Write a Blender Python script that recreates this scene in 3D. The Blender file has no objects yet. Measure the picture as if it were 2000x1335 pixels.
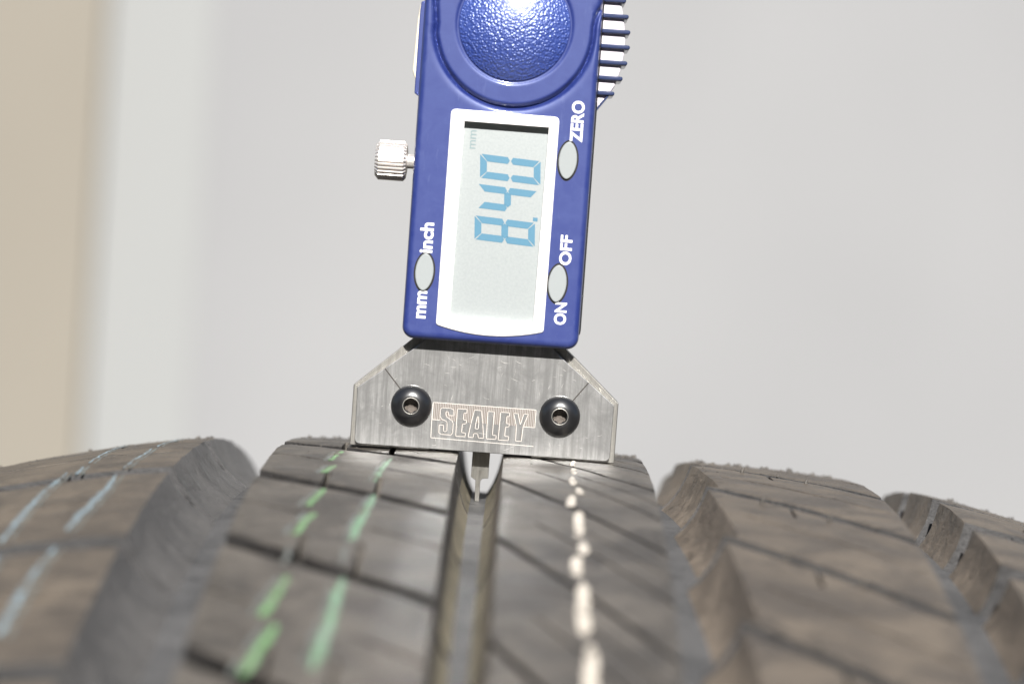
import bpy, bmesh, math, random
import numpy as np
from mathutils import Vector, Matrix, noise

random.seed(7)
sc = bpy.context.scene
COL = sc.collection
MM = 0.001
ZC = 640.0                       # height of the tyre's crown above the ground, mm
R = 320.0                        # tyre radius, mm

# ------------------------------------------------------------------ camera
ROLL, PITCH = math.radians(4.1), math.radians(2.6)
fwd = Vector((0, math.cos(PITCH), -math.sin(PITCH)))
r0 = Vector((1, 0, 0)); u0 = r0.cross(fwd)
right = r0 * math.cos(ROLL) + u0 * math.sin(ROLL)
up = -r0 * math.sin(ROLL) + u0 * math.cos(ROLL)
cam = bpy.data.cameras.new('camera')
cam.sensor_width = 36.0
cam.lens = 370 / 0.0866 * 36 / 2000
cam.clip_start = 0.01
cam.clip_end = 200
cam.dof.use_dof = True
cam.dof.focus_distance = 0.3715
cam.dof.aperture_fstop = 9.3
co = bpy.data.objects.new('camera', cam)
m = Matrix((right, up, -fwd)).transposed().to_4x4()
m.translation = Vector((3.75, -370.0, 36.21 + ZC)) * MM
co.matrix_world = m
COL.objects.link(co)
sc.camera = co
sc.cycles.blur_glossy = 0.0
sc.cycles.sample_clamp_indirect = 0.0     # keeps the sun that the steel throws down on the tread

# ------------------------------------------------------------------ light
EL, AZ = math.radians(36), math.radians(2.5)
w = bpy.data.worlds.new('World'); sc.world = w; w.use_nodes = True
nt = w.node_tree
sky = nt.nodes.new('ShaderNodeTexSky'); sky.sky_type = 'NISHITA'; sky.sun_disc = False
sky.sun_elevation = EL; sky.sun_rotation = math.pi - AZ
bg = nt.nodes['Background']; bg.inputs['Strength'].default_value = 0.05
nt.links.new(sky.outputs[0], bg.inputs['Color'])
sun = bpy.data.lights.new('sun', 'SUN'); sun.energy = 5.0; sun.angle = math.radians(0.5); sun.color = (1, .975, .94)
so = bpy.data.objects.new('sun', sun)
sd = Vector((math.sin(AZ) * math.cos(EL), -math.cos(AZ) * math.cos(EL), math.sin(EL)))
so.rotation_euler = sd.to_track_quat('Z', 'Y').to_euler(); so.location = (0.3, -2, 3)
COL.objects.link(so)
vs = sc.view_settings
vs.view_transform = 'Standard'; vs.look = 'None'; vs.exposure = .85; vs.gamma = 1; vs.use_curve_mapping = False

# ------------------------------------------------------------------ helpers
def obj(name, verts, faces, mats, parent=None, smooth=False, midx=None, sharp=None):
    """verts in scene millimetres (z = 0 at the tyre crown)"""
    off = parent['_o'] if parent is not None and '_o' in parent else (0, 0, 0)
    v = np.asarray(verts, float).reshape(-1, 3) * MM
    v[:, 2] += ZC * MM
    v -= np.array(off)
    me = bpy.data.meshes.new(name)
    me.from_pydata(v.tolist(), [], faces)
    if not isinstance(mats, (list, tuple)): mats = [mats]
    for mm in mats: me.materials.append(mm)
    if midx is not None: me.polygons.foreach_set('material_index', midx)
    if smooth:
        me.polygons.foreach_set('use_smooth', [True] * len(me.polygons))
        if sharp: me.set_sharp_from_angle(angle=math.radians(sharp))
    me.update()
    o = bpy.data.objects.new(name, me); COL.objects.link(o)
    if parent is not None: o.parent = parent
    return o

def subobj(name, verts, faces, mats, part, **k):
    """a sub-part: its part's own origin is the thing's origin"""
    thing = part.parent
    o = obj(name, verts, faces, mats, thing, **k)
    o.parent = part
    return o

def empty(name, loc_mm, label, cat):
    o = bpy.data.objects.new(name, None)
    o.location = (loc_mm[0] * MM, loc_mm[1] * MM, (loc_mm[2] + ZC) * MM)
    o.empty_display_size = .02
    o['_o'] = tuple(o.location); o['label'] = label; o['category'] = cat
    COL.objects.link(o)
    return o

def fix_normals(o):
    bm = bmesh.new(); bm.from_mesh(o.data)
    bmesh.ops.recalc_face_normals(bm, faces=bm.faces); bm.to_mesh(o.data); bm.free()

def offset_poly(P, d):
    n = len(P); out = []
    A = sum(P[i][0] * P[(i + 1) % n][1] - P[(i + 1) % n][0] * P[i][1] for i in range(n))
    s = 1 if A > 0 else -1
    for i in range(n):
        a, b, c = Vector(P[i - 1]), Vector(P[i]), Vector(P[(i + 1) % n])
        e1, e2 = (b - a).normalized(), (c - b).normalized()
        if e1.length < .5: e1 = e2
        if e2.length < .5: e2 = e1
        n1, n2 = Vector((-e1.y, e1.x)) * s, Vector((-e2.y, e2.x)) * s
        q = (n1 + n2); q = q / max(.25, (1 + n1.dot(n2)))
        out.append((b.x + q.x * d, b.y + q.y * d))
    return out

def round_poly(P, rad, seg=5):
    """round the corners of polygon P; rad is one number or a list"""
    n = len(P); out = []
    for i in range(n):
        r = rad[i] if isinstance(rad, (list, tuple)) else rad
        a, b, c = Vector(P[i - 1]), Vector(P[i]), Vector(P[(i + 1) % n])
        if r <= 0: out.append(tuple(b)); continue
        d1, d2 = (a - b).normalized(), (c - b).normalized()
        ang = max(.05, d1.angle(d2, math.pi)); t = min(r / math.tan(ang / 2), (a - b).length * .49, (c - b).length * .49)
        p1, p2 = b + d1 * t, b + d2 * t
        for k in range(seg + 1):
            q = k / seg
            out.append(tuple((p1 * (1 - q) + b * q) * (1 - q) + (b * (1 - q) + p2 * q) * q))
    return out

def prism(P, y0, y1, bev=0.0):
    """P in (x, z); front y0 < back y1; chamfered front and back edge"""
    n = len(P); rings = []
    if bev > 0:
        Q = offset_poly(P, bev); Q2 = offset_poly(P, bev * .3)
        rings = [(Q, y0), (Q2, y0 + bev * .3), (P, y0 + bev), (P, y1 - bev), (Q, y1)]
    else: rings = [(P, y0), (P, y1)]
    V = []; F = []
    for Q, y in rings: V += [(p[0], y, p[1]) for p in Q]
    for k in range(len(rings) - 1):
        for i in range(n):
            j = (i + 1) % n
            F.append((k * n + i, k * n + j, (k + 1) * n + j, (k + 1) * n + i))
    F.append(tuple(range(n))); F.append(tuple(range((len(rings) - 1) * n, len(rings) * n))[::-1])
    return V, F

def join(*vf):
    V = []; F = []
    for v, f in vf:
        o = len(V); V += list(v); F += [tuple(i + o for i in q) for q in f]
    return V, F

def lathe(prof, seg=32, axis='y', c=(0, 0, 0), rmod=None):
    """prof = (radius, height along the axis); height goes to -y for axis y, +x for axis x"""
    V = []; F = []; n = len(prof)
    for k in range(seg):
        a = 2 * math.pi * k / seg
        for i, (r, h) in enumerate(prof):
            if rmod: r = rmod(i, k, r)
            p, q = r * math.cos(a), r * math.sin(a)
            V.append((c[0] + p, c[1] - h, c[2] + q) if axis == 'y' else (c[0] + h, c[1] + p, c[2] + q))
    for k in range(seg):
        k2 = (k + 1) % seg
        for i in range(n - 1):
            F.append((k * n + i, k * n + i + 1, k2 * n + i + 1, k2 * n + i))
    return V, F

# ------------------------------------------------------------------ materials
class Mat:
    def __init__(s, name, col=(.5, .5, .5), rough=.5, metal=0, spec=.5):
        s.m = bpy.data.materials.new(name); s.m.use_nodes = True
        s.t = s.m.node_tree; s.n = s.t.nodes; s.b = s.n['Principled BSDF']
        s.b.inputs['Base Color'].default_value = (*col, 1); s.b.inputs['Roughness'].default_value = rough
        s.b.inputs['Metallic'].default_value = metal; s.b.inputs['Specular IOR Level'].default_value = spec
    def link(s, a, b): s.t.links.new(a, b)
    def coord(s, scale=(1, 1, 1), kind='Object'):
        tc = s.n.new('ShaderNodeTexCoord'); mp = s.n.new('ShaderNodeMapping')
        mp.inputs['Scale'].default_value = scale
        s.link(tc.outputs[kind], mp.inputs['Vector']); return mp.outputs['Vector']
    def noise(s, vec, scale, detail=4, rough=.55, dist=0):
        q = s.n.new('ShaderNodeTexNoise'); q.inputs['Scale'].default_value = scale
        q.inputs['Detail'].default_value = detail; q.inputs['Roughness'].default_value = rough
        q.inputs['Distortion'].default_value = dist
        s.link(vec, q.inputs['Vector']); return q.outputs['Fac']
    def voro(s, vec, scale, feature='F1'):
        q = s.n.new('ShaderNodeTexVoronoi'); q.inputs['Scale'].default_value = scale; q.feature = feature
        s.link(vec, q.inputs['Vector']); return q.outputs['Distance']
    def ramp(s, fac, stops):
        q = s.n.new('ShaderNodeValToRGB'); e = q.color_ramp.elements
        while len(e) < len(stops): e.new(.5)
        for k, (p, c) in enumerate(stops):
            e[k].position = p; e[k].color = (c, c, c, 1) if isinstance(c, (int, float)) else (*c, 1)
        s.link(fac, q.inputs['Fac']); return q.outputs['Color']
    def mix(s, fac, a, b, mode='MIX'):
        q = s.n.new('ShaderNodeMix'); q.data_type = 'RGBA'; q.blend_type = mode
        for sock, v in ((q.inputs['Factor'], fac), (q.inputs[6], a), (q.inputs[7], b)):
            if hasattr(v, 'is_output'): s.link(v, sock)
            elif isinstance(v, tuple): sock.default_value = (*v, 1)
            else: sock.default_value = v
        return q.outputs[2]
    def math(s, op, a, b=0.0):
        q = s.n.new('ShaderNodeMath'); q.operation = op
        for sock, v in ((q.inputs[0], a), (q.inputs[1], b)):
            if hasattr(v, 'is_output'): s.link(v, sock)
            else: sock.default_value = v
        return q.outputs[0]
    def color(s, c): s.link(c, s.b.inputs['Base Color'])
    def rough(s, c): s.link(c, s.b.inputs['Roughness'])
    def bump(s, h, strength, dist):
        q = s.n.new('ShaderNodeBump'); q.inputs['Strength'].default_value = strength; q.inputs['Distance'].default_value = dist
        prev = s.b.inputs['Normal']
        if prev.is_linked: s.link(prev.links[0].from_socket, q.inputs['Normal'])
        s.link(h, q.inputs['Height']); s.link(q.outputs['Normal'], s.b.inputs['Normal'])

def two_lobe(M, c, sharp, fac):
    """worn metal: a polished lobe beside the rough one"""
    p = M.n.new('ShaderNodeBsdfPrincipled'); p.inputs['Metallic'].default_value = 1
    p.inputs['Roughness'].default_value = sharp
    if isinstance(c, tuple): p.inputs['Base Color'].default_value = (*c, 1)
    else: M.link(c, p.inputs['Base Color'])
    nl = M.b.inputs['Normal'].links
    if nl: M.link(nl[0].from_socket, p.inputs['Normal'])
    x = M.n.new('ShaderNodeMixShader'); x.inputs[0].default_value = fac
    M.link(M.b.outputs[0], x.inputs[1]); M.link(p.outputs[0], x.inputs[2])
    M.link(x.outputs[0], M.n['Material Output'].inputs['Surface'])
def rubber(name, dust, bare, amt, rough=.6, spec=.6, relief=1.0):
    M = Mat(name, dust, rough, spec=spec)
    st = M.noise(M.coord((.38, 1, 1)), 360, 7, .68, .5)          # wear streaks that run across the tread
    lo = M.noise(M.coord((.7, 1, 1)), 110, 4, .6, .5)
    fi = M.noise(M.coord(), 2600, 4, .7)
    f = M.math('ADD', M.math('MULTIPLY', st, .4), M.math('MULTIPLY', lo, .6))
    c = M.mix(M.ramp(f, [(.43, 1.0 - amt), (.58, 1.0)]), bare, dust)
    sp = M.ramp(M.voro(M.coord((.5, 1, 1)), 150), [(.12, 1), (.30, 0)])   # scattered scuffed pits
    c = M.mix(M.math('MULTIPLY', sp, .4), c, tuple(x * .55 for x in bare))
    c = M.mix(M.ramp(fi, [(.42, .0), (.70, .5)]), c, tuple(min(1, x * 1.7) for x in dust))
    bl = M.noise(M.coord((.55, 1, 1)), 240, 5, .6, 1.2)                  # dark scuffs a few millimetres long
    c = M.mix(M.ramp(bl, [(.31, .8), (.40, 0)]), c, tuple(x * .6 for x in bare))
    M.color(c)
    M.rough(M.ramp(st, [(.3, rough - .12), (.7, rough + .12)]))
    M.bump(st, .7 * relief, .0006); M.bump(bl, .6 * relief, .0008); M.bump(fi, .6 * relief, .00025)
    return M.m

RUB = rubber('warm_tread_rubber', (.110, .089, .067), (.040, .034, .029), .95, .50)
RUBG = rubber('grey_tread_rubber', (.090, .079, .066), (.028, .025, .022), 1.0, .45)
WALL = rubber('groove_wall_rubber', (.084, .080, .076), (.048, .047, .046), .8, .5)
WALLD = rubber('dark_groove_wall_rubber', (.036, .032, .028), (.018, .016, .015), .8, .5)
YEL = rubber('yellow_groove_rubber', (.190, .168, .122), (.105, .094, .072), .7, .6, .3)  # yellow tint for the lower walls of the main groove
GAPM = rubber('lateral_groove_rubber', (.060, .058, .057), (.034, .033, .033), .8, .6, .3)
CUT_SHADE = rubber('shaded_cut_rubber', (.024, .021, .019), (.012, .011, .010), .6, .5)  # walls of the cuts, shade of the gaps put into the colour
BROWNW = rubber('lit_groove_wall_rubber', (.175, .142, .110), (.075, .062, .050), .9, .5)  # left-facing groove walls, light falling on them put into a paler brown
FLOOR = rubber('groove_floor_rubber', (.076, .075, .075), (.042, .042, .043), 1.0, .68, .3, .5)
SIDE = rubber('sidewall_rubber', (.035, .034, .033), (.022, .022, .022), .7, .6)
CRUMB = rubber('crumb_rubber', (.075, .066, .055), (.035, .031, .028), .8, .6)

def paint(name, c1, c2):
    M = Mat(name, c1, .5)
    f = M.noise(M.coord((1, .35, .35)), 700, 5, .65)
    c = M.mix(M.ramp(f, [(.38, 0), (.62, 1)]), c2, c1)
    wn = M.noise(M.coord((1, .5, .5)), 520, 6, .7, .5)
    M.color(M.mix(M.ramp(wn, [(.36, .9), (.50, 0)]), c, (.10, .088, .07))); M.bump(f, .3, .0002)
    return M.m
P_WHITE = paint('white_stripe_paint', (.62, .56, .48), (.48, .43, .36))
P_GREEN = paint('green_stripe_paint', (.125, .265, .105), (.15, .235, .13))
P_TEAL = paint('teal_stripe_paint', (.145, .275, .165), (.16, .225, .165))
P_PALE = paint('faded_stripe_paint', (.135, .15, .14), (.09, .092, .085))
P_BLUE = paint('blue_stripe_paint', (.20, .27, .305), (.145, .175, .19))

def brushed(name, base, rough, bands=True):
    M = Mat(name, base, rough, 1.0)
    st = M.noise(M.coord((1, 1, .035)), 5200, 3, .6)             # fine vertical brushing
    mo = M.noise(M.coord(), 260, 5, .65, .6)
    st2 = M.noise(M.coord((1, 1, .06)), 1500, 3, .6)
    c = M.mix(M.ramp(mo, [(.36, 0), (.64, 1)]), tuple(x * .62 for x in base), base)
    c = M.mix(M.ramp(st2, [(.38, .65), (.6, 0)]), c, tuple(x * .5 for x in base))
    c = M.mix(M.ramp(st, [(.40, .35), (.62, 0)]), c, tuple(x * .5 for x in base))
    M.rough(M.ramp(mo, [(.3, rough + .12), (.7, rough - .04)]))
    M.bump(st, .35, .00006)
    return M, c
STEEL, c_ = brushed('brushed_steel', (.66, .64, .60), .5); STEEL.color(c_); two_lobe(STEEL, c_, .2, .4); STEEL = STEEL.m
COVER, c_ = brushed('brushed_cover_steel', (.62, .615, .60), .52)
# dirt left round the two screws (object coordinates of the cover plate, metres)
tc = COVER.n.new('ShaderNodeTexCoord')
halo = None
for sx in (-12.46, 12.69):
    d = COVER.n.new('ShaderNodeVectorMath'); d.operation = 'DISTANCE'
    COVER.link(tc.outputs['Object'], d.inputs[0]); d.inputs[1].default_value = (sx * MM, -1 * MM, 7.57 * MM)
    jit = COVER.math('ADD', d.outputs['Value'], COVER.math('MULTIPLY', COVER.noise(COVER.coord(), 420, 4), .0022))
    h = COVER.ramp(COVER.math('MULTIPLY', jit, 100.0), [(.44, .8), (.62, 0)])
    halo = h if halo is None else COVER.mix(1.0, halo, h, 'ADD')
c_ = COVER.mix(halo, c_, (.50, .42, .32)); COVER.color(c_)
COVER.link(COVER.mix(halo, (1.0, 1.0, 1.0), (.35, .35, .35)), COVER.b.inputs['Metallic'])
two_lobe(COVER, c_, .2, .45); COVER = COVER.m
EDGE, c_ = brushed('cut_steel_edge', (.50, .48, .44), .42); EDGE.color(c_); EDGE = EDGE.m
BRIGHT = Mat('bright_scratch_steel', (.55, .53, .50), .6, .2).m
SLIT = Mat('dark_slit', (.035, .028, .022), .7).m
ETCH_L = Mat('etched_light_metal', (.44, .405, .375), .45, .55).m
ETCH_W = Mat('etched_bright_line', (.74, .69, .63), .5, .2).m
ETCH_D = Mat('etched_dark_metal', (.20, .155, .125), .55, .4).m

BL = Mat('blue_lacquer', (.012, .024, .15), .33, 0, .55)
f1 = BL.noise(BL.coord(), 300, 6, .7, .8); f2 = BL.noise(BL.coord((1, 1, .25)), 900, 4, .7)
c_ = BL.mix(BL.ramp(f1, [(.42, 0), (.72, .32)]), (.010, .022, .145), (.045, .068, .215))   # dull patches, glare haze put into a paler blue
c_ = BL.mix(BL.ramp(f2, [(.6, 0), (.78, .25)]), c_, (.10, .13, .28))
BL.color(c_); BL.rough(BL.ramp(f1, [(.35, .5), (.7, .62)])); BL.bump(f2, .08, .0001)
BL.b.inputs['Coat Weight'].default_value = .7; BL.b.inputs['Coat Roughness'].default_value = .12
two_lobe(BL, (.28, .45, 1.0), .48, .025); BLUE = BL.m
DM = Mat('blue_dimpled_lacquer', (.024, .052, .27), .40, 0, 1.0)
vd = DM.voro(DM.coord(), 2600, 'SMOOTH_F1')
DM.bump(DM.ramp(vd, [(.05, 1), (.75, 0)]), .9, .00018); DM.b.inputs['Coat Weight'].default_value = 1.0; DM.b.inputs['Coat Roughness'].default_value = .32
two_lobe(DM, (.55, .68, 1.0), .42, .12); DOME = DM.m
BLACK = Mat('black_plastic', (.016, .016, .018), .4).m
GAP = Mat('dark_gap', (.012, .010, .009), .8).m
BEZ = Mat('white_bezel_plastic', (.83, .81, .79), .3); BEZ.bump(BEZ.noise(BEZ.coord(), 1500, 3), .08, .0001); BEZ = BEZ.m
BTN = Mat('grey_rubber_button', (.275, .295, .295), .5); BTN.bump(BTN.noise(BTN.coord(), 2200, 3), .15, .0001); BTN = BTN.m
LC = Mat('lcd_reflective_glass', (.29, .31, .29), .47, .45, .9)
fl = LC.noise(LC.coord(), 2500, 4, .7); c_ = LC.mix(LC.ramp(fl, [(.35, 0), (.7, 1)]), (.43, .465, .465), (.50, .53, .525)); LC.color(c_); two_lobe(LC, c_, .10, .25)
LCD = LC.m
SEG = Mat('lcd_segment', (.085, .205, .36), .42, .1); f = SEG.noise(SEG.coord(), 2500, 3, .7); SEG.color(SEG.mix(f, (.072, .185, .265), (.095, .225, .32))); SEG = SEG.m
SEGF = Mat('lcd_faint_segment', (.22, .29, .30), .36, .15).m
INK = Mat('white_print', (.85, .84, .84), .4).m
CREAM = Mat('cream_plastic', (.74, .68, .54), .4).m
LILAC = Mat('pale_lilac_plastic', (.62, .58, .62), .35); LILAC.bump(LILAC.noise(LILAC.coord(), 1500, 3), .1, .0001); LILAC = LILAC.m
NAVY = Mat('dark_blue_rib', (.022, .035, .095), .3, 0, .6); NAVY.b.inputs['Coat Weight'].default_value = .4; NAVY = NAVY.m
CHROME = Mat('chromed_knurl', (.88, .83, .79), .36, .72).m
OXIDE = Mat('black_oxide_steel', (.009, .009, .010), .31, .0, .8); OXIDE.bump(OXIDE.noise(OXIDE.coord(), 1800, 4), .06, .0001)
OXIDE.b.inputs['Coat Weight'].default_value = .3; OXIDE.b.inputs['Coat Roughness'].default_value = .25; OXIDE = OXIDE.m
SOCK = Mat('dirty_socket_steel', (.085, .07, .058), .6, .3); SOCK.bump(SOCK.noise(SOCK.coord(), 1600, 4), .6, .0003); SOCK = SOCK.m
PROBE, c_ = brushed('ground_probe_steel', (.62, .60, .55), .34); PROBE.color(c_); PROBE = PROBE.m

def plaster(name, a, b, scale):
    M = Mat(name, a, .8, 0, .2)
    f = M.noise(M.coord((1, 1, .7)), scale, 3, .5)
    M.color(M.mix(M.ramp(f, [(.3, 0), (.7, 1)]), a, b))
    M.bump(M.noise(M.coord(), 180, 4), .15, .002)
    return M.m
W_GREY = plaster('pale_grey_render', (.276, .276, .277), (.226, .226, .228), 1.5)
W_PANEL = plaster('pale_cool_paint', (.277, .281, .275), (.262, .266, .261), 2.0)
W_BEIGE = plaster('beige_paint', (.232, .212, .177), (.216, .196, .162), 3.0)
W_DARK = plaster('added_dark_wall', (.10, .085, .07), (.07, .06, .05), 3.0)
CONC = plaster('asphalt_ground', (.060, .058, .055), (.045, .044, .042), 40.0)

# ------------------------------------------------------------------ the setting
def box(x0, x1, y0, y1, z0, z1):
    V = [(x, y, z) for z in (z0, z1) for y in (y0, y1) for x in (x0, x1)]
    F = [(0, 2, 3, 1), (4, 5, 7, 6), (0, 1, 5, 4), (2, 6, 7, 3), (0, 4, 6, 2), (1, 3, 7, 5)]
    return V, F
g = obj('ground', [(-2e4, -2e4, -ZC), (2e4, -2e4, -ZC), (2e4, 2e4, -ZC), (-2e4, 2e4, -ZC)], [(0, 1, 2, 3)], CONC)
g['kind'] = 'structure'
WY = 1750
wl = obj('wall', *box(-305, 2600, WY, WY + 200, -ZC, 2400), W_GREY)
wl['label'] = 'pale grey rendered wall out of focus behind the gauge'; wl['category'] = 'wall'
pn = obj('wall_panel', *box(-600, -305, WY - 3, WY + 190, -ZC, 2400), W_PANEL)
pn['label'] = 'pale cool-white panel out of focus right of the beige post'; pn['category'] = 'panel'
V, F = box(-2000, -404, WY - 26, WY - 14, -ZC, 2400)
ps = obj('beige_post', V, F, W_BEIGE)
ps['label'] = 'broad beige post out of focus at the left edge'; ps['category'] = 'post'

bw = obj('added_wall', *box(-7000, 7000, -3900, -3650, -ZC, 2050), W_DARK)  # unseen wall added behind the camera so the steel reflects dark
bw['label'] = 'dark grey-brown wall added out of view to darken reflections'; bw['category'] = 'added wall'; bw['kind'] = 'structure'

# ------------------------------------------------------------------ the tyre
tyre = empty('car_tyre', (12, 0, -ZC), 'brown-dusted black car tyre with deep tread grooves and painted stripes', 'tyre')

CS = [0, 15, 25, 36, 45, 60, 66, 75, 82, 90, 102, 112, 120]
CZ = [0, 0, -.12, -.4, -.72, -1.85, -2.6, -4.2, -5.8, -7.6, -11, -15, -19.5]
def crown(x): return float(np.interp(abs(x - 12), CS, CZ))
def nz(x, th):
    a = math.radians(th) * R
    return (.16 * noise.noise((x * .06, a * .16, 1.3)) + .09 * noise.noise((x * .16, a * .55, 7.1)) + .04 * noise.noise((x * .7, a * 1.4, 3.7)))
def P(x, th, dr):
    """point on the tyre: x across, th degrees toward the viewer, dr mm off the radius"""
    r = R + dr; t = math.radians(th)
    return (x, -r * math.sin(t), r * math.cos(t) - R)
DEP = 8.45

# carcass: groove floor plus shoulders and sidewalls, one ring
prof = [(x, crown(x) - DEP) for x in range(-92, 117, 4)]
sideL = [(-99, -17), (-104, -26), (-109, -45), (-111, -62), (-108, -80), (-100, -96), (-94, -103), (-88, -100), (-90, -80), (-95, -60), (-90, -40), (-70, -25)]
full = [(x, z) for x, z in reversed(sideL)] + prof + [(24 - x, z) for x, z in sideL]
NS = 360; n = len(full)
V = [P(x, 360 * k / NS, dr) for k in range(NS) for x, dr in full]
F = []; mi = []
for k in range(NS):
    k2 = (k + 1) % NS
    for i in range(n):
        j = (i + 1) % n
        F.append((k * n + i, k * n + j, k2 * n + j, k2 * n + i)); mi.append(0 if len(sideL) <= i < n - len(sideL) - 1 else 1)
o = obj('carcass', V, F, [FLOOR, SIDE], tyre, smooth=True, midx=mi); fix_normals(o)

def tread_block(xl, xr, thA, thB, draftL, draftR, sipes=(), gap=1.6, step=1.25, wallmat=((WALL, WALL), (WALL, WALL)), zig=None, top=RUB, gapmat=None, taper=0.0, gdraft=.5, shape=(.5, .5)):
    """thA / thB: lower and upper boundary angle as a function of x. sipes: (axis, position 0..1, from, to, width mm, depth)"""
    W = xr - xl; L = math.radians(thB(xl) - thA(xl)) * R - gap
    def samples(n, length, ax):
        s = list(np.linspace(0, 1, n))
        for (a, p, q0, q1, w, d) in sipes:
            if a == ax:
                s += [p - (w / 2 + .13) / length, p - w / 2 / length, p + w / 2 / length, p + (w / 2 + .13) / length]
            else: s += [q0, q1]
        s = sorted(t for t in s if 0 <= t <= 1)
        out = [s[0]]
        for t in s[1:]:
            if (t - out[-1]) * length > .05: out.append(t)
        out[-1] = 1.0
        return out
    US = samples(max(6, int(W / step)), W, 'u'); VS = samples(max(6, int(L / step)), L, 'v')
    nu, nv = len(US), len(VS); V = []; F = []; mi = []
    g = math.degrees(gap / 2 / R)
    def xth(u, v):
        x = xl + u * W
        if zig:
            a, per = zig
            t = (v * per) % 1.0
            x += a * (t if u < .5 else 0) * (1 - 2 * u if u < .5 else 0)
        g_ = g * (1 + taper * (1 - 2 * u))
        a, b = thA(x) + g_, thB(x) - g_
        return x, a + v * (b - a)
    for v in VS:
        for u in US:
            x, th = xth(u, v); dep = 0
            for (a, p, q0, q1, w, d) in sipes:
                s, t, ln = (u, v, W) if a == 'u' else (v, u, L)
                if abs(s - p) * ln <= w / 2 + .03 and q0 <= t <= q1: dep = max(dep, d)
            e = min(u * W, (1 - u) * W, v * L, (1 - v) * L)
            V.append(P(x, th, crown(x) + nz(x, th) - dep - (.18 if e < .01 else 0)))
    for j in range(nv - 1):
        for i in range(nu - 1):
            F.append((j * nu + i, j * nu + i + 1, (j + 1) * nu + i + 1, (j + 1) * nu + i)); mi.append(0)
    ring = [(i, 0) for i in range(nu)] + [(nu - 1, j) for j in range(1, nv)] + [(i, nv - 1) for i in range(nu - 2, -1, -1)] + [(0, j) for j in range(nv - 2, 0, -1)]
    prev = [j * nu + i for i, j in ring]; T = (0.12, .3, .55, .8, 1.05)
    for t in T:
        base = len(V)
        for i, j in ring:
            u, v = US[i], VS[j]; x, th = xth(u, v)
            f = shape[0] * t + shape[1] * t ** 3
            ox = (-draftL if i == 0 else draftR if i == nu - 1 else 0) * f
            ot = (-gdraft if j == 0 else gdraft if j == nv - 1 else 0) * min(t, 1)
            rough = .10 * noise.noise((x * .8, th * 4, t * 3))
            V.append(P(x + ox + rough, th + math.degrees(ot / R), crown(x) - t * DEP))
        m_ = len(ring)
        for k in range(m_):
            k2 = (k + 1) % m_
            F.append((prev[k], base + k, base + k2, prev[k2]))
            ui = ring[k][0]; uj = ring[k2][0]
            lo_ = 0 if t < .7 else 3
            mi.append(1 + lo_ if ui == uj == 0 else 2 + lo_ if ui == uj == nu - 1 else 3)
        prev = [base + k for k in range(m_)]
    return obj('tread_block', V, F, [top, wallmat[0][0], wallmat[1][0], gapmat or CUT_SHADE, wallmat[0][1], wallmat[1][1]], tyre, smooth=True, midx=mi, sharp=38)

TH0, TH1 = -26.0, 62.0
def rib(xl, xr, pitch, phase, slope, **k):
    n0 = math.floor((TH0 - phase) / pitch)
    i = n0; out = []
    while phase + i * pitch < TH1:
        a = phase + i * pitch
        tA = lambda x, a=a: a + slope * (x - xl)
        tB = lambda x, a=a: a + pitch + slope * (x - xl)
        out.append(tread_block(xl, xr, tA, tB, **k)); i += 1
# shoulder rib at the left
rib(-112, -48.4, 7.2, 4.9, .0, draftL=3, draftR=8.6, gap=5.0, gdraft=1.8, step=1.6, gapmat=GAPM,
    sipes=[('v', .5, .35, .93, .5, 3.0), ('v', .25, .0, .3, .5, 2.0)], shape=(.5, .5))
# inner rib left of the main groove
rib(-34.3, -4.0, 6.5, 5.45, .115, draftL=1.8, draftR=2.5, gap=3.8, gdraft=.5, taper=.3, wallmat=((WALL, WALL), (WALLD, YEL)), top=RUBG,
    sipes=[('u', .635, .72, 1.0, .8, 3.0), ('u', .36, .80, 1.0, .7, 3.0), ('v', .5, .0, .32, .45, 2.5), ('v', .47, .68, 1.0, .4, 2.2)])
# middle rib right of the main groove: slanted half-width cuts
rib(3.7, 27.9, 6.35, 4.55, .275, draftL=2.5, draftR=1.5, gap=1.8, gdraft=.2, taper=.3, wallmat=((BROWNW, YEL), (WALL, WALL)), top=RUBG,
    sipes=[('v', .53, .25, 1.0, .7, 3.5), ('v', .27, .55, .95, .4, 2.0)])
# outer rib at the right with a stepped inner edge
rib(36.8, 66.8, 5.95, 3.45, .14, draftL=4.8, draftR=2.5, gap=3.4, gdraft=.9, gapmat=GAPM, zig=(2.3, 1), wallmat=((BROWNW, BROWNW), (WALL, WALL)),
    sipes=[('v', .5, .1, .92, .5, 2.5), ('u', .40, .0, .2, .4, 2.0)])
# shoulder rib at the right, cut by wide lateral slots
rib(78.6, 136, 5.0, -1.0, .03, draftL=3.2, draftR=3, gap=6.4, gdraft=.6, step=1.6, gapmat=GAPM, wallmat=((BROWNW, BROWNW), (WALL, WALL)),
    sipes=[('v', .5, .2, .9, .5, 2.0)])

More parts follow.
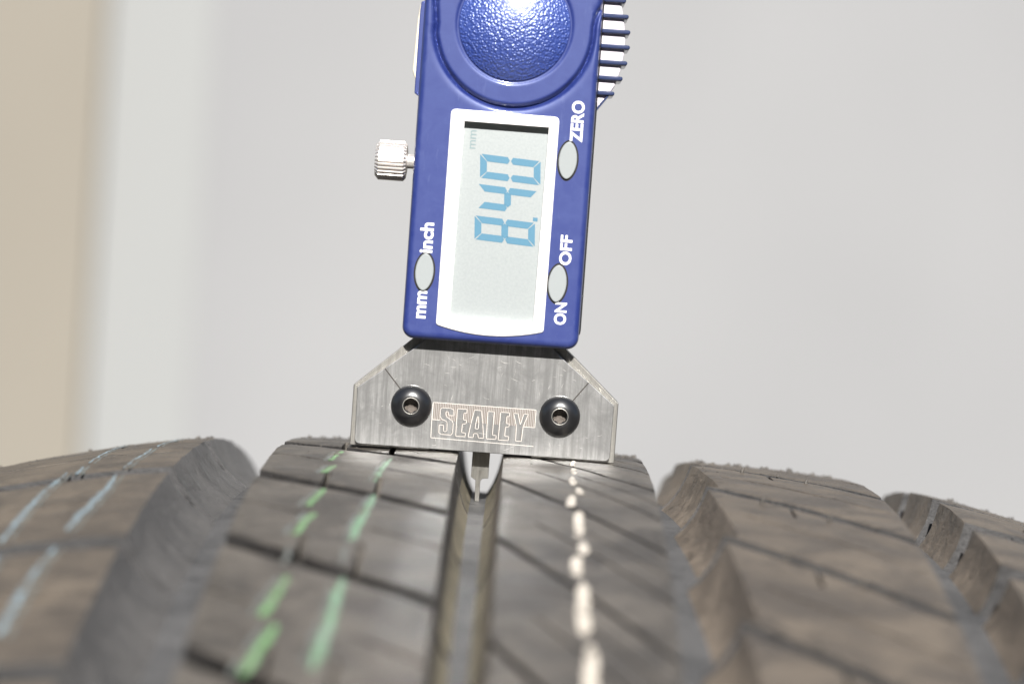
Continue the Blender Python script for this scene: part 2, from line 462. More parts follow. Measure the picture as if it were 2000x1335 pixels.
# the rest of the ring, away from the camera: plain blocks joined into one mass
V, F = [], []
for (xl, xr, pt, gp) in ((-110, -48.4, 7.2, 2.2), (-34.3, -4, 6.5, 1.7), (3.7, 27.9, 6.35, .9), (36.8, 66.8, 5.95, 1.2), (78.6, 134, 5.0, 7)):
    a = 70.0
    while a + pt < 330:
        g_ = math.degrees(gp / 2 / R); b = len(V); xs = np.linspace(xl, xr, 5)
        for t in (a + g_, a + pt / 2, a + pt - g_):
            for x in xs: V.append(P(x, t, crown(x)))
        for t in (a + g_, a + pt / 2, a + pt - g_):
            for x in xs: V.append(P(x, t, crown(x) - DEP - .4))
        for j in range(2):
            for i in range(4):
                q = b + j * 5 + i; F.append((q, q + 1, q + 6, q + 5))
        rg = [0, 1, 2, 3, 4, 9, 14, 13, 12, 11, 10, 5]
        for k in range(12): F.append((b + rg[k], b + rg[(k + 1) % 12], b + 15 + rg[(k + 1) % 12], b + 15 + rg[k]))
        a += pt
o = obj('far_tread', V, F, RUB, tyre); o['kind'] = 'stuff'; fix_normals(o)

# painted stripes: every dash lies on the tread on its own
def dash(pts, mat, name='paint_dash', lift=.05, wscale=None):
    wscale = wscale or (.9 if mat is P_WHITE else .62 if mat is P_BLUE else .75)
    """pts: (x, th, width mm) along the dash"""
    # resample
    xs = np.array([p[0] for p in pts]); ths = np.array([p[1] for p in pts]); ws = np.array([p[2] for p in pts])
    L = [0]
    for i in range(1, len(pts)): L.append(L[-1] + math.hypot(xs[i] - xs[i - 1], math.radians(ths[i] - ths[i - 1]) * R))
    nn = max(5, int(L[-1] / .5)); s = np.linspace(0, L[-1], nn)
    X = np.interp(s, L, xs); T = np.interp(s, L, ths); Wd = np.interp(s, L, ws)
    V = []; F = []
    sd_ = random.uniform(0, 50)
    for i in range(nn):
        t = s[i] / L[-1]
        end = min(1, math.sqrt(max(0, 1 - (abs(t - .5) * 2) ** 4)) + .1)
        jl, jr = .4 * noise.noise((s[i] * .7, sd_, 0)), .4 * noise.noise((s[i] * .7, sd_, 9))
        wob = .22 * noise.noise((s[i] * .35, sd_, 4))
        for k, q in enumerate((-1, -.9, 0, .9, 1)):
            x = X[i] + wob + q * Wd[i] * wscale / 2 * end + (jl if q < 0 else jr if q > 0 else 0) * min(1, Wd[i])
            V.append(P(x, T[i], crown(x) + nz(x, T[i]) + (-.05 if abs(q) == 1 else lift + .04)))
    for i in range(nn - 1):
        for k in range(4):
            F.append((i * 5 + k, i * 5 + k + 1, i * 5 + k + 6, i * 5 + k + 5))
    return obj(name, V, F, mat, tyre, smooth=True)

for p in ([(15.3, 2.0, .9), (15.2, 3.0, 1.0)], [(15.0, 3.5, 1.2), (14.9, 4.9, 1.2)], [(15.9, 5.2, 1.2), (16.0, 6.1, 1.3)], [(14.5, 6.3, 1.5), (14.4, 7.6, 1.6)],
          [(15.5, 8.0, 1.6), (15.2, 10.4, 1.7)], [(16.0, 10.7, 1.7), (16.0, 11.7, 1.6)], [(14.9, 11.9, 1.8), (14.8, 13.2, 1.9)],
          [(15.8, 13.6, 1.9), (15.6, 16.6, 2.0)], [(16.7, 17.0, 1.9), (16.2, 19.6, 2.2)], [(15.0, 20.2, 2.0), (15.2, 23, 2.2)],
          [(15.4, .2, .9), (15.3, 1.4, .9)]):
    dash(p, P_WHITE)
for p in ([(-23.2, 1.4, .9), (-24.0, 3.4, 1.0)], [(-23.1, 4.1, 1.2), (-24.1, 5.2, 1.3)], [(-23.0, 7.3, 1.3), (-24.4, 9.1, 1.5)],
          [(-23.1, 9.6, 1.6), (-25.0, 11.6, 1.7)], [(-23.9, 14.3, 1.6), (-25.8, 16.6, 1.9)], [(-23.7, 17.0, 1.8), (-26.2, 19.4, 2.0)],
          [(-23.4, 20.3, 1.8), (-25.6, 23, 2.0)]):
    dash(p, P_GREEN)
    q = [(x - .5 * w_ - .55, t + .05, 1.2) for x, t, w_ in p]; dash(q, P_PALE, lift=.03)
for p in ([(-24.9, 12.4, 1.2), (-25.0, 13.6, 1.0)],): dash(p, P_PALE)
for p in ([(-14.6, 2.4, 1.0), (-15.6, 5.0, 1.1), (-15.9, 6.2, .9)], [(-15.1, 7.7, 1.2), (-15.9, 9.6, 1.9), (-16.8, 11.8, 1.5)],
          [(-16.6, 14.2, 1.4), (-16.9, 16.6, 2.0), (-17.8, 19.0, 2.4)], [(-16.6, 20, 1.8), (-17.6, 23, 2.4)]):
    dash(p, P_TEAL)
    q = [(x - .5 * w_ - .3, t + .05, .9) for x, t, w_ in p]; dash(q, P_PALE, lift=.03)
dash([(-17.3, 12.2, 1.0), (-17.2, 13.5, .9)], P_PALE)
for p in ([(-55.2, -4.6, .7), (-55.4, -.3, .8)], [(-55.6, .1, .8), (-56.2, 4.5, 1.1)], [(-56.4, 5.4, 1.2), (-56.1, 7.2, 1.6), (-57.6, 11.2, 1.5)],
          [(-57.4, 12.3, 1.3), (-58.1, 13.4, 1.1), (-58.6, 14.8, 2.0), (-58.6, 17.6, 2.2)], [(-58.7, 18.6, 2.0), (-59, 21, 2.2)],
          [(-64.6, -4.8, .6), (-64.2, -1.5, .7)], [(-63.9, -1.0, .7), (-63.8, 2.6, .8)], [(-63.9, 3.2, .8), (-63.6, 4.6, .9)], [(-65.6, 4.0, 1.0), (-66.3, 7.0, 1.4), (-66.4, 11.4, 1.6)],
          [(-65.2, 12.4, 1.4), (-66.4, 17.5, 2.0)]):
    dash(p, P_BLUE)
    q = [(x + .5 * w_ + .5, t + .1, .7) for x, t, w_ in p]; dash(q, P_PALE, lift=.03)

# moulding nubs on the outer rib and shoulder
for (x, th, h) in ((44.4, 5.3, 1.6), (54.0, 6.7, 1.6), (45.1, 10.6, 1.7), (54.8, 12.1, 1.7), (46.1, 16.3, 1.7), (56, 17.6, 1.6), (44.6, -.7, 1.2), (54.5, .8, 1.2), (90, 2.2, 1.2), (96, 7.2, 1.3)):
    V = []; F = []
    for k in range(3):
        r = (.42, .30, .2)[k]
        for a in range(8):
            t = a * math.pi / 4
            V.append(P(x + r * math.cos(t) + .12 * k, th + math.degrees(r * math.sin(t) / R), crown(x) + (-.3, .3, .75)[k] * h))
    for k in range(2):
        for a in range(8): F.append((k * 8 + a, k * 8 + (a + 1) % 8, k * 8 + 8 + (a + 1) % 8, k * 8 + 8 + a))
    F.append(tuple(range(16, 24)))
    o = obj('vent_nub', V, F, CRUMB, tyre, smooth=True); fix_normals(o)

# torn crumbs of rubber and grit that lie on the tread, thickest along the crest
V, F = [], []
def crumb(x, th, s):
    b = len(V); k0 = random.uniform(0, 6)
    c = crown(x) + nz(x, th) - .15
    pts = []
    for i in range(6):
        a = k0 + i * math.pi / 3
        pts.append((s * random.uniform(.6, 1.5) * math.cos(a), s * random.uniform(.5, 1.1) * math.sin(a), 0))
    for (a, t, h) in pts: V.append(P(x + a, th + math.degrees(t / R), c))
    for (a, t, h) in pts: V.append(P(x + a * .6 + random.uniform(-.2, .2) * s, th + math.degrees(t * .5 / R), c + s * random.uniform(.4, 1.3)))
    for i in range(6):
        j = (i + 1) % 6; F.append((b + i, b + j, b + 6 + j, b + 6 + i))
    F.append(tuple(range(b + 6, b + 12)))
RIBS = ((-100, -49, .35), (-33.6, -4.8, .2), (4.5, 27, .2), (38, 66, .3), (82, 112, .4))
for k in range(900):
    xl, xr, _ = random.choice(RIBS)
    crumb(random.uniform(xl, xr), random.gauss(-4.6, 2.6), random.choice((.1, .12, .16, .25)))
for k in range(170):
    xl, xr, _ = random.choice(RIBS)
    crumb(random.uniform(xl, xr), random.gauss(-5.5, 1.1), random.choice((.2, .25, .35, .55, .6)))
for k in range(160):
    xl, xr, _ = random.choice(RIBS)
    crumb(random.uniform(xl, xr), random.uniform(-3, 12), random.choice((.1, .14, .2)))
for k in range(40):   # torn edge of the middle rib just behind the gauge's right foot
    crumb(random.uniform(22.8, 27.4), random.uniform(-5.8, -3.0), random.uniform(.25, .5))
o = obj('rubber_crumbs', V, F, CRUMB, tyre); o['kind'] = 'stuff'; fix_normals(o)
# thin whiskers of rubber in the left groove wall
V, F = [], []
for k in range(14):
    th = random.uniform(-3.5, 6); t0 = random.uniform(.1, .4); t1 = t0 + random.uniform(.15, .4)
    b = len(V)
    for t, ww in ((t0, .05), ((t0 + t1) / 2, .10), (t1, .04)):
        x = -48.4 + 7.0 * (.8 * t + .2 * t ** 3) + .15
        for s in (-1, 1): V.append(P(x, th + math.degrees(s * ww / R) + (t - t0) * random.uniform(.1, .4), crown(x) - t * DEP + .15))
    F += [(b, b + 1, b + 3, b + 2), (b + 2, b + 3, b + 5, b + 4)]
o = obj('rubber_whiskers', V, F, P_PALE, tyre); o['kind'] = 'stuff'

# ------------------------------------------------------------------ the gauge
gauge = empty('depth_gauge', (0, 4, -.05), 'blue digital depth gauge reading 8.40 standing on the tyre tread', 'depth gauge')
GS, GX, GZ = .9881, .0446, .431            # the display head stands 4.4 mm nearer than the foot
HY = -4.4                                   # front face of the head
def B(V): return [(x * GS + GX, y, z * GS + GZ) for x, y, z in V]

# foot: block between two cover plates
half = [(22.5, 0.05), (22.5, 10.3), (13.55, 18.35), (11.6, 20.1)]
notch = [(-22.5, 0.05), (-9.0, .05), (-8.6, 1.5), (8.0, 1.5), (8.4, .05)]
base_poly = notch + half + [(-x, z) for x, z in reversed(half)][:-1]
V, F = prism(base_poly, 0.0, 7.2, .12)
o = obj('base_block', V, F, EDGE, gauge); fix_normals(o)
cp = [(-21.65, .42), (21.65, .42), (21.75, 9.95), (12.35, 17.35), (9.6, 20.1), (-9.6, 20.1), (-12.5, 17.35), (-21.8, 9.95)]
cpr = round_poly(cp, [1.0, 1.0, .25, .2, .2, .2, .2, .25])
V, F = prism(cpr, -1.0, -.002, .10)
cover = obj('cover_plate', V, F, COVER, gauge); fix_normals(cover)
V, F = prism([(x * 1.02, z) for x, z in cpr], 7.203, 8.2, .1)
o = obj('rear_plate', V, F, STEEL, gauge); fix_normals(o)
# fine saw slits from the slanted edge to the screws
for (a, b) in (((-17.35, 13.45), (-14.5, 10.2)), ((17.15, 13.5), (14.7, 10.25))):
    d = (Vector(b) - Vector(a)).normalized(); nn = Vector((-d.y, d.x)) * .09
    q = [Vector(a) + nn, Vector(b) + nn, Vector(b) - nn, Vector(a) - nn]
    subobj('slit', *prism([tuple(p) for p in q], -1.025, -.99), SLIT, cover)
# scratches in the steel
V, F = [], []
for k in range(75):
    x, z = random.uniform(-20.5, 20.5), random.uniform(1, 16.5)
    if z > 27.5 - abs(x) * .85 - .8: continue
    if min(math.hypot(x + 12.46, z - 7.57), math.hypot(x - 12.69, z - 7.57)) < 4.2: continue
    L, a, cv = random.uniform(.4, 1.7), random.uniform(-.5, .5) + (math.pi / 2 if random.random() < .35 else 0), random.uniform(-.5, .5)
    wd = random.uniform(.012, .035); b = len(V)
    for i in range(6):
        t = i / 5 - .5; aa = a + cv * t
        px, pz = x + math.cos(aa) * L * t, z + math.sin(aa) * L * t
        ww = wd * (1 - abs(t) * 1.6)
        for s in (-1, 1): V.append((px - math.sin(aa) * ww * s, -1.012, pz + math.cos(aa) * ww * s))
    for i in range(5): F.append((b + 2 * i, b + 2 * i + 1, b + 2 * i + 3, b + 2 * i + 2))
o = subobj('scratches', V, F, BRIGHT, cover); o['kind'] = 'stuff'

# engraved maker's name: hatched upper half, outlined letters
LET = [[(-7.26, 7.53), (-5.74, 7.53), (-5.23, 7.28), (-5.16, 6.33), (-6.03, 6.31), (-6.12, 6.89), (-6.46, 6.97), (-6.6, 6.63), (-6.39, 6.05), (-5.48, 5.51), (-5.18, 5.04), (-5.17, 3.41), (-5.42, 3.01), (-7.05, 3.03), (-7.5, 3.24), (-7.54, 4.6), (-6.78, 4.6), (-6.74, 3.62), (-6.49, 3.51), (-6.17, 3.66), (-6.21, 4.97), (-6.34, 5.29), (-7.18, 5.61), (-7.5, 6.08), (-7.51, 7.22)],
       [(-4.65, 7.54), (-3.02, 7.58), (-3.01, 6.89), (-3.49, 6.89), (-3.51, 5.73), (-2.94, 5.71), (-3.04, 5.09), (-3.62, 5.02), (-3.66, 3.57), (-2.99, 3.54), (-3.04, 2.91), (-4.62, 2.88)],
       [(-1.76, 7.53), (-0.57, 7.52), (-0.19, 5.29), (0.12, 2.86), (-0.78, 2.85), (-0.94, 3.58), (-1.59, 3.56), (-1.65, 2.87), (-2.52, 2.89), (-2.19, 5.15)],
       [(0.52, 7.47), (1.61, 7.47), (1.57, 3.51), (2.22, 3.48), (2.19, 2.82), (0.58, 2.82)],
       [(2.7, 7.49), (4.22, 7.49), (4.21, 6.86), (3.8, 6.87), (3.76, 5.63), (4.3, 5.62), (4.23, 5.07), (3.69, 5.03), (3.64, 3.49), (4.35, 3.44), (4.29, 2.78), (2.6, 2.76)],
       [(4.88, 7.46), (5.64, 7.46), (6.15, 5.59), (6.62, 7.47), (7.38, 7.47), (6.66, 5.35), (6.52, 2.81), (5.54, 2.78), (5.52, 5.27)]]
HOLE = [(-1.15, 6.53), (-1.35, 5.54), (-1.43, 4.39), (-0.89, 4.37), (-0.85, 5.36), (-0.98, 6.49)]
def spans(x, z0, z1):
    """parts of the vertical line at x between z0 and z1 that lie outside the letters"""
    zs = [z0, z1]
    for poly in LET + [HOLE]:
        for i in range(len(poly)):
            (xa, za), (xb, zb) = poly[i - 1], poly[i]
            if (xa - x) * (xb - x) < 0:
                z = za + (zb - za) * (x - xa) / (xb - xa)
                if z0 < z < z1: zs.append(z)
    zs.sort(); out = []
    def inside(p, x, z):
        c = False
        for i in range(len(p)):
            (xa, za), (xb, zb) = p[i - 1], p[i]
            if (za > z) != (zb > z) and x < (xb - xa) * (z - za) / (zb - za) + xa: c = not c
        return c
    for a, b in zip(zs[:-1], zs[1:]):
        if b - a < .05: continue
        mid = (a + b) / 2
        if not any(inside(p, x, mid) for p in LET) or inside(HOLE, x, mid): out.append((a, b))
    return out
for nm, mat, off, wd, yy in (('engraved_hatching', ETCH_L, 0, .125, -1.02), ('engraved_hatching', ETCH_D, .14, .085, -1.018)):
    V, F = [], []; x = -8.75 + off
    while x < 8.6:
        for a, b in spans(x, 5.34, 8.28):
            k = len(V); V += [(x - wd / 2, yy, a), (x + wd / 2, yy, a), (x + wd / 2, yy, b), (x - wd / 2, yy, b)]; F.append((k, k + 1, k + 2, k + 3))
        x += .29
    o = subobj(nm, V, F, mat, cover); o['kind'] = 'stuff'
def stroke(poly, wd, yy, closed=True):
    V, F = [], []; n = len(poly)
    for i in range(n if closed else n - 1):
        a, b = Vector(poly[i]), Vector(poly[(i + 1) % n]); d = (b - a).normalized(); q = Vector((-d.y, d.x)) * wd / 2; e = d * wd / 2
        k = len(V); V += [(p.x, yy, p.y) for p in (a - e - q, b + e - q, b + e + q, a - e + q)]; F.append((k, k + 1, k + 2, k + 3))
    return V, F
for poly in LET:
    y0 = -1.03
    a = stroke(poly, .085, y0)
    if poly is LET[2]: a = join(a, stroke(HOLE, .09, y0))
    subobj('engraved_letter', *a, ETCH_W, cover)
    b = stroke([(x - .10, z + .06) for x, z in poly], .05, y0 + .006)
    subobj('letter_shade_line', *b, ETCH_D, cover)
subobj('engraved_border', *join(stroke([(-8.85, 5.43), (-8.80, 8.33), (8.63, 8.28), (8.63, 5.27)], .09, -1.031, False), stroke([(-7.55, 5.40), (-8.85, 5.43), (-8.80, 2.33), (8.58, 2.10)], .09, -1.031, False),
        stroke([(6.7, 5.3), (8.63, 5.27)], .09, -1.031, False)), ETCH_W, cover)

# button-head screws
def screw(cx, cz):
    prof = [(3.46, 0), (3.44, .25), (3.3, .62), (2.95, 1.05), (2.4, 1.45), (1.9, 1.70), (1.42, 1.82), (1.28, 1.78), (1.22, 1.66), (1.18, .25)]
    hexa = lambda i, k, r: r * (1 - .12 * (math.cos(6 * 2 * math.pi * k / 48))) if i >= 8 else r
    V, F = lathe(prof, 48, 'y', (cx, -1.0, cz), hexa)
    o = obj('button_screw', V, F, OXIDE, gauge, smooth=True, sharp=50); fix_normals(o)
    V, F = lathe([(1.2, .30), (.9, .24), (.5, .14), (.02, .1)], 24, 'y', (cx, -1.0, cz))
    s = subobj('hex_socket', V, F, SOCK, o, smooth=True); fix_normals(s)
    V, F = lathe([(1.44, 1.822), (1.36, 1.86), (1.28, 1.822), (1.25, 1.66)], 48, 'y', (cx, -1.0, cz))
    s = subobj('socket_rim', V, F, EDGE, o, smooth=True); fix_normals(s)
    return o
screw(-12.46, 7.57); screw(12.69, 7.55)

# depth rod
pr = [(-1.62, 4.0), (-1.62, -4.25), (-.80, -4.75), (-.70, -8.40), (.06, -8.40), (.0, -4.9), (.35, -4.45), (1.35, -4.3), (1.38, 4.0)]
V, F = prism(pr, 3.0, 4.6, .06); o = obj('depth_rod', V, F, PROBE, gauge); fix_normals(o)

# ---- head: lacquered shell as a relief
X0, X1, Z0, Z1, CR = -15.0, 15.0, 18.8, 92.0, 2.0
arcp = [(-13.7, 92), (-13.55, 82), (-13.2, 76), (-12.75, 72)]
a0, a1 = math.radians(188), math.radians(357)
arcp += [(.4 + 13.35 * math.cos(a0 + (a1 - a0) * k / 40), 72.2 + 13.35 * math.sin(a0 + (a1 - a0) * k / 40)) for k in range(41)]
arcp += [(13.75, 73.2), (14.0, 74.6), (14.5, 76.0), (15.6, 77.4)]
xs = np.linspace(X0, X1, 161); zs = np.concatenate([np.linspace(Z0, 56, 150)[:-1], np.linspace(56, 80, 131), np.linspace(80, Z1, 30)[1:]])
GXm, GZm = np.meshgrid(xs, zs)
px_, pz_ = GXm.copy(), GZm.copy()
for cx, cz, sx, sz in ((X0 + CR, Z0 + CR, -1, -1), (X1 - CR, Z0 + CR, 1, -1), (X0 + CR, Z1 - CR, -1, 1), (X1 - CR, Z1 - CR, 1, 1)):
    dx, dz = (GXm - cx) * sx, (GZm - cz) * sz
    mk = (dx > 0) & (dz > 0); l = np.hypot(dx, dz); mx = np.maximum(dx, dz)
    k = np.where(mk & (l > 0), np.where(l > 0, mx / np.maximum(l, 1e-9), 1), 1)
    px_ = np.where(mk, cx + (GXm - cx) * k, px_); pz_ = np.where(mk, cz + (GZm - cz) * k, pz_)
qx = np.maximum(np.abs(px_ - (X0 + X1) / 2) - (X1 - X0) / 2 + CR, 0); qz = np.maximum(np.abs(pz_ - (Z0 + Z1) / 2) - (Z1 - Z0) / 2 + CR, 0)
ins = np.minimum(np.minimum(px_ - X0, X1 - px_), np.minimum(pz_ - Z0, Z1 - pz_))
ins = np.where((qx > 0) & (qz > 0), CR - np.hypot(qx, qz), ins); ins = np.clip(ins, 0, None)
RB = 1.15
h = np.where(ins < RB, -(RB - np.sqrt(np.maximum(RB * RB - (RB - ins) ** 2, 0))), 0)
dmin = np.full(px_.shape, 1e9)
for (a, b) in zip(arcp[:-1], arcp[1:]):
    ax, az, bx, bz = *a, *b; L2 = (bx - ax) ** 2 + (bz - az) ** 2
    t = np.clip(((px_ - ax) * (bx - ax) + (pz_ - az) * (bz - az)) / L2, 0, 1)
    dmin = np.minimum(dmin, np.hypot(px_ - ax - t * (bx - ax), pz_ - az - t * (bz - az)))
dd = np.hypot(px_ - .4, pz_ - 72.4)
outer_side = (dd > 13.35) | (np.abs(px_ - .4) > 13.6)
h -= .8 * np.exp(-(dmin / .34) ** 2)
h -= np.where(outer_side, .27 * np.exp(-(dmin / .85) ** 2), .27 * np.exp(-(dmin / .3) ** 2))    # rolled lip on the far side of the groove
dd = np.hypot(px_ - .4, pz_ - 72.6)
h -= .28 * np.exp(-((dd - 9.55) / .32) ** 2)
V = [(float(x), HY - float(hh), float(z)) for x, hh, z in zip(px_.ravel(), h.ravel(), pz_.ravel())]
nzs, nxs = px_.shape; F = []
for j in range(nzs - 1):
    zc = (zs[j] + zs[j + 1]) / 2
    for i in range(nxs - 1):
        xc = (xs[i] + xs[i + 1]) / 2
        if -8.3 < xc < 8.2 and 21.8 < zc < 56.9: continue
        q = j * nxs + i; F.append((q, q + 1, q + nxs + 1, q + nxs))
ring = [i for i in range(nxs)] + [j * nxs + nxs - 1 for j in range(1, nzs)] + [(nzs - 1) * nxs + i for i in range(nxs - 2, -1, -1)] + [j * nxs for j in range(nzs - 2, 0, -1)]
bs = len(V); V += [(V[r][0], -1.05, V[r][2]) for r in ring]; m_ = len(ring)
for k in range(m_): F.append((ring[k], bs + k, bs + (k + 1) % m_, ring[(k + 1) % m_]))
shell = obj('head_shell', B(V), F, BLUE, gauge, smooth=True, sharp=60); fix_normals(shell)
# if the relief came out inside-out, turn it round
if shell.data.polygons[0].normal.y > .5: shell.data.flip_normals()
o = obj('rear_housing', *(lambda vf: (B(vf[0]), vf[1]))(prism(round_poly([(-15.0, 20.6), (15.35, 20.6), (15.35, 91), (-15.0, 91)], 1.5), -1.04, 6.5, .4)), BLACK, gauge); fix_normals(o)
V, F = prism(round_poly([(-8, 90), (8, 90), (8, 138), (-8, 138)], .5), .5, 4.0, .15); o = obj('beam', V, F, STEEL, gauge); fix_normals(o)

# dimpled thumb dome
Rd, sag = 9.3, 2.95; Rs = (Rd * Rd + sag * sag) / (2 * sag); V = []; F = []; NR, NA = 24, 72
for i in range(NR + 1):
    r = Rd * i / NR
    for k in range(NA):
        a = 2 * math.pi * k / NA
        V.append((.4 + r * math.cos(a), HY + .04 - (math.sqrt(Rs * Rs - r * r) - (Rs - sag)), 72.6 + r * math.sin(a)))
for i in range(NR):
    for k in range(NA): F.append((i * NA + k, i * NA + (k + 1) % NA, (i + 1) * NA + (k + 1) % NA, (i + 1) * NA + k))
o = obj('thumb_dome', B(V), F, DOME, gauge, smooth=True); fix_normals(o)

# display
def arcpts(xa, xb, za, mid, n=14):
    return [(xa + (xb - xa) * k / n, za + (mid - za) * (1 - (2 * k / n - 1) ** 2)) for k in range(n + 1)]
outer = round_poly([(9.05, 57.75), (-9.25, 57.95)], .9)[:0]
bot = arcpts(-9.3, 8.95, 21.45, 20.15)
top = round_poly([(8.95, 21.45), (9.05, 57.75), (-9.25, 57.9), (-9.3, 21.45)], [0, .9, .9, 0])
outer = bot + top[1:-1]
outer = round_poly(outer, [.6 if i in (0, len(bot) - 1) else 0 for i in range(len(outer))], 4)
win = [(-7.05, 22.75), (7.1, 22.65), (7.4, 55.93), (-6.9, 56.0)]
def loft_ring(outer, inner, yo_back, y_front, y_in):
    """frame: outer wall, chamfer, flat front (bridged outline to window), inner wall"""
    bm = bmesh.new()
    o1 = [bm.verts.new((x, yo_back, z)) for x, z in outer]
    o2 = [bm.verts.new((x, y_front + .12, z)) for x, z in outer]
    o3 = [bm.verts.new((x, y_front, z)) for x, z in offset_poly(outer, .12)]
    i1 = [bm.verts.new((x, y_front, z)) for x, z in inner]
    i2 = [bm.verts.new((x, y_in, z)) for x, z in inner]
    n = len(outer)
    for A, C in ((o1, o2), (o2, o3)):
        for k in range(n): bm.faces.new((A[k], A[(k + 1) % n], C[(k + 1) % n], C[k]))
    m = len(inner)
    for k in range(m): bm.faces.new((i1[k], i1[(k + 1) % m], i2[(k + 1) % m], i2[k]))
    ed = [bm.edges.get((o3[k], o3[(k + 1) % n])) for k in range(n)] + [bm.edges.get((i1[k], i1[(k + 1) % m])) for k in range(m)]
    bmesh.ops.triangle_fill(bm, use_beauty=True, edges=ed)
    bm.verts.index_update()
    V = [tuple(v.co) for v in bm.verts]; F = [tuple(v.index for v in f.verts) for f in bm.faces]; bm.free()
    return V, F
LY = HY + 1.25
V, F = loft_ring(outer, win, HY + .6, HY - .28, LY + .1)
bez = obj('display_bezel', B(V), F, BEZ, gauge); fix_normals(bez)
V, F = prism([(-7.6, 22.2), (7.8, 22.2), (7.9, 56.4), (-7.5, 56.4)], LY, LY + 1.2)
lcd = obj('display', B(V), F, LCD, gauge); fix_normals(lcd)

# seven-segment digits, read from the bottom upwards; s runs up (reading direction), t runs right (digit's down)
def seg_polys(w, hgt, th):
    g = .09; a = th / 2
    def hor(y, kind):
        if kind == 'mid': return [(th * .62, y), (th * .62 + a * .8, y - a), (w - th * .62 - a * .8, y - a), (w - th * .62, y), (w - th * .62 - a * .8, y + a), (th * .62 + a * .8, y + a)]
        s = 1 if kind == 'top' else -1
        return [(g, y), (w - g, y), (w - th - g * .3, y + s * th), (th + g * .3, y + s * th)]
    def ver(x, y0, y1, side):
        s = 1 if side == 'l' else -1
        top = y0 == 0
        pts = [(x, y0 + g + .12), (x, y1 - g - .35), (x + s * a, y1 - g), (x + s * th, y1 - g - .35), (x + s * th, y0 + th + g)] if top else \
              [(x, y1 - g - .12), (x, y0 + g + .35), (x + s * a, y0 + g), (x + s * th, y0 + g + .35), (x + s * th, y1 - th - g)]
        return pts
    H = hgt
    return dict(a=hor(0, 'top'), d=hor(H, 'bot'), g=hor(H / 2, 'mid'), f=ver(0, 0, H / 2, 'l'), b=ver(w, 0, H / 2, 'r'), e=ver(0, H / 2, H, 'l'), c=ver(w, H / 2, H, 'r'))
def digit(on, t0, s0):
    sp = seg_polys(4.05, 10.3, 1.16); V, F = [], []
    for k in on:
        b = len(V)
        for (s, t) in sp[k]:
            V.append((t0 + t - .06 * s, LY - .03, s0 + s - .055 * t + .0))      # slanted digits
        F.append(tuple(range(b, len(V))))
    return V, F
for on, t0, s0 in (('abcdefg', -3.85, 36.25), ('fgbc', -3.75, 41.6), ('abcdef', -3.65, 46.7)):
    V, F = digit(on, t0, s0); o = subobj('digit', B(V), F, SEG, lcd)
V, F = prism([(5.8, 40.02), (6.6, 39.98), (6.6, 40.62), (5.8, 40.66)], LY - .03, LY - .01)
subobj('decimal_point', B(V), F, SEG, lcd)

# lettering ---------------------------------------------------------
def text_mesh(s, bold):
    cu = bpy.data.curves.new('t', 'FONT'); cu.body = s; cu.size = 1; cu.offset = bold; cu.resolution_u = 6
    cu.space_character = 1.0
    o = bpy.data.objects.new('t', cu); COL.objects.link(o)
    dg = bpy.context.evaluated_depsgraph_get(); me = o.evaluated_get(dg).to_mesh()
    V = np.array([v.co[:] for v in me.vertices]); F = [tuple(p.vertices) for p in me.polygons]
    o.evaluated_get(dg).to_mesh_clear(); bpy.data.objects.remove(o); bpy.data.curves.remove(cu)
    return V, F
def print_up(s, x_top, x_base, z0, z1, y, mat, name='lettering', part=None, bold=.028):
    """text that reads upward: letter tops point to -x"""
    V, F = text_mesh(s, bold)
    mn, mx = V.min(0), V.max(0)
    q = (V - mn) / np.maximum(mx - mn, 1e-9)
    W = [(x_base + (x_top - x_base) * b, y, z0 + (z1 - z0) * a) for a, b, _ in q]
    F = [f[::-1] for f in F]
    if part: return subobj(name, B(W), F, mat, part)
    return obj(name, B(W), F, mat, gauge)
YT = HY - .03
print_up('ZERO', 11.0, 13.15, 53.75, 60.7, YT, INK)
print_up('OFF', 10.7, 12.75, 33.0, 38.05, YT, INK)
print_up('ON', 10.55, 12.6, 22.9, 26.65, YT, INK)
print_up('inch', -13.05, -10.75, 33.4, 38.5, YT, INK)
print_up('mm', -12.75, -11.15, 22.3, 26.95, YT, INK)
print_up('mm', -5.75, -4.75, 51.5, 54.6, LY - .03, SEGF, 'unit_symbol', lcd, .0)

# buttons
def vesica(cx, cz, a, b, n=36):
    out = []
    for k in range(n):
        t = 2 * math.pi * k / n; c, s = math.cos(t), math.sin(t)
        out.append((cx + a * c * (abs(c) ** .12 if c else 0), cz + b * s))
    return out
for cx, cz in ((10.95, 50.6), (-11.86, 30.15), (10.7, 29.8)):
    lean = -.05
    sh = lambda L: [(x + lean * 0 + (z - cz) * .02, z) for x, z in L]
    V, F = prism(sh(vesica(cx, cz, 1.55, 3.15)), HY - .42, HY + .3, .16)
    bt = obj('button', B(V), F, BTN, gauge, smooth=True, sharp=40); fix_normals(bt)
    V, F = prism(sh(vesica(cx, cz, 1.82, 3.48)), HY - .02, HY + .2)
    s = subobj('button_gap', B(V), F, GAP, bt); fix_normals(s)

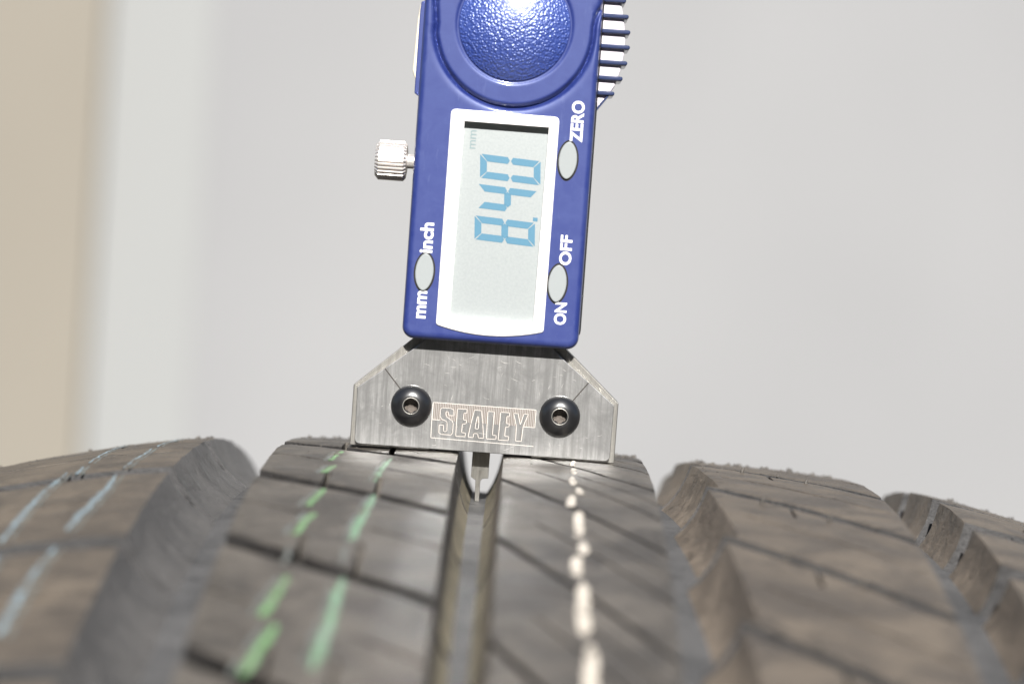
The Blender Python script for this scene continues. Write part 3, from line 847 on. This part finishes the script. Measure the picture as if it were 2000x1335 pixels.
# knurled locking screw at the left
NT = 30
kn = lambda i, k, r: r * (1 - (.11 if k % 4 in (2, 3) else 0)) if 2 <= i <= 3 else r
prof = [(.02, -21.75), (2.7, -21.75), (3.4, -21.15), (3.4, -16.9), (2.9, -16.45), (1.9, -16.3), (.9, -16.3)]
V, F = lathe([(r, hh) for r, hh in prof], NT * 4, 'x', (0, 1.2, 48.65), kn)
knob = obj('locking_screw', B(V), F, CHROME, gauge, smooth=True, sharp=28); fix_normals(knob)
V, F = lathe([(1.25, -16.6), (1.25, -14.6)], 24, 'x', (0, 1.2, 48.75)); s = subobj('screw_shank', B(V), F, CHROME, knob, smooth=True); fix_normals(s)

# ribbed thumb grip at the right
gp = [(14.8, 59.6), (15.35, 60.0), (17.1, 62.3), (18.1, 63.9), (18.9, 66.6), (19.3, 69.4), (19.35, 72.1), (18.9, 75.0), (18.2, 78.0), (17.0, 81.5), (15.4, 84.5), (14.8, 85)]
V, F = prism(gp, -.6, 6.6, .35); grip = obj('thumb_grip', B(V), F, LILAC, gauge); fix_normals(grip)
def grip_edge(z): return float(np.interp(z, [p[1] for p in gp], [p[0] for p in gp]))
for z in (62.55, 65.15, 67.8, 70.5, 73.05, 75.65, 78.3, 81):
    tip = grip_edge(z) + .85; hw = .36
    q = [(15.2, z - hw), (tip - hw, z - hw)] + [(tip - hw + hw * math.cos(t), z + hw * math.sin(t)) for t in np.linspace(-math.pi / 2, math.pi / 2, 9)[1:-1]] + [(tip - hw, z + hw), (15.2, z + hw)]
    V, F = prism(q, -1.35, 7.0, .2); s = subobj('grip_rib', B(V), F, NAVY, grip, smooth=True, sharp=45); fix_normals(s)
V, F = prism([(15.3, 59.5), (17.2, 62.1), (17.0, 62.3), (15.3, 60.0)], -1.0, 6.5); s = subobj('grip_edge', B(V), F, NAVY, grip); fix_normals(s)

# battery cover and rail on the left side
V, F = prism(round_poly([(-16.35, 64.0), (-15.75, 62.3), (-14.9, 62.0), (-14.9, 75.6), (-15.8, 75.2), (-16.1, 72.5)], .25), -2.0, 4.5, .3)
o = obj('battery_cover', B(V), F, CREAM, gauge); fix_normals(o)
V, F = prism([(-15.75, 60.2), (-14.9, 59.6), (-14.9, 75.9), (-15.6, 75.6), (-15.75, 74)], -2.6, -2.05, .15)
o = obj('side_rail', B(V), F, BLUE, gauge); fix_normals(o)

for o in (tyre, gauge): del o['_o']
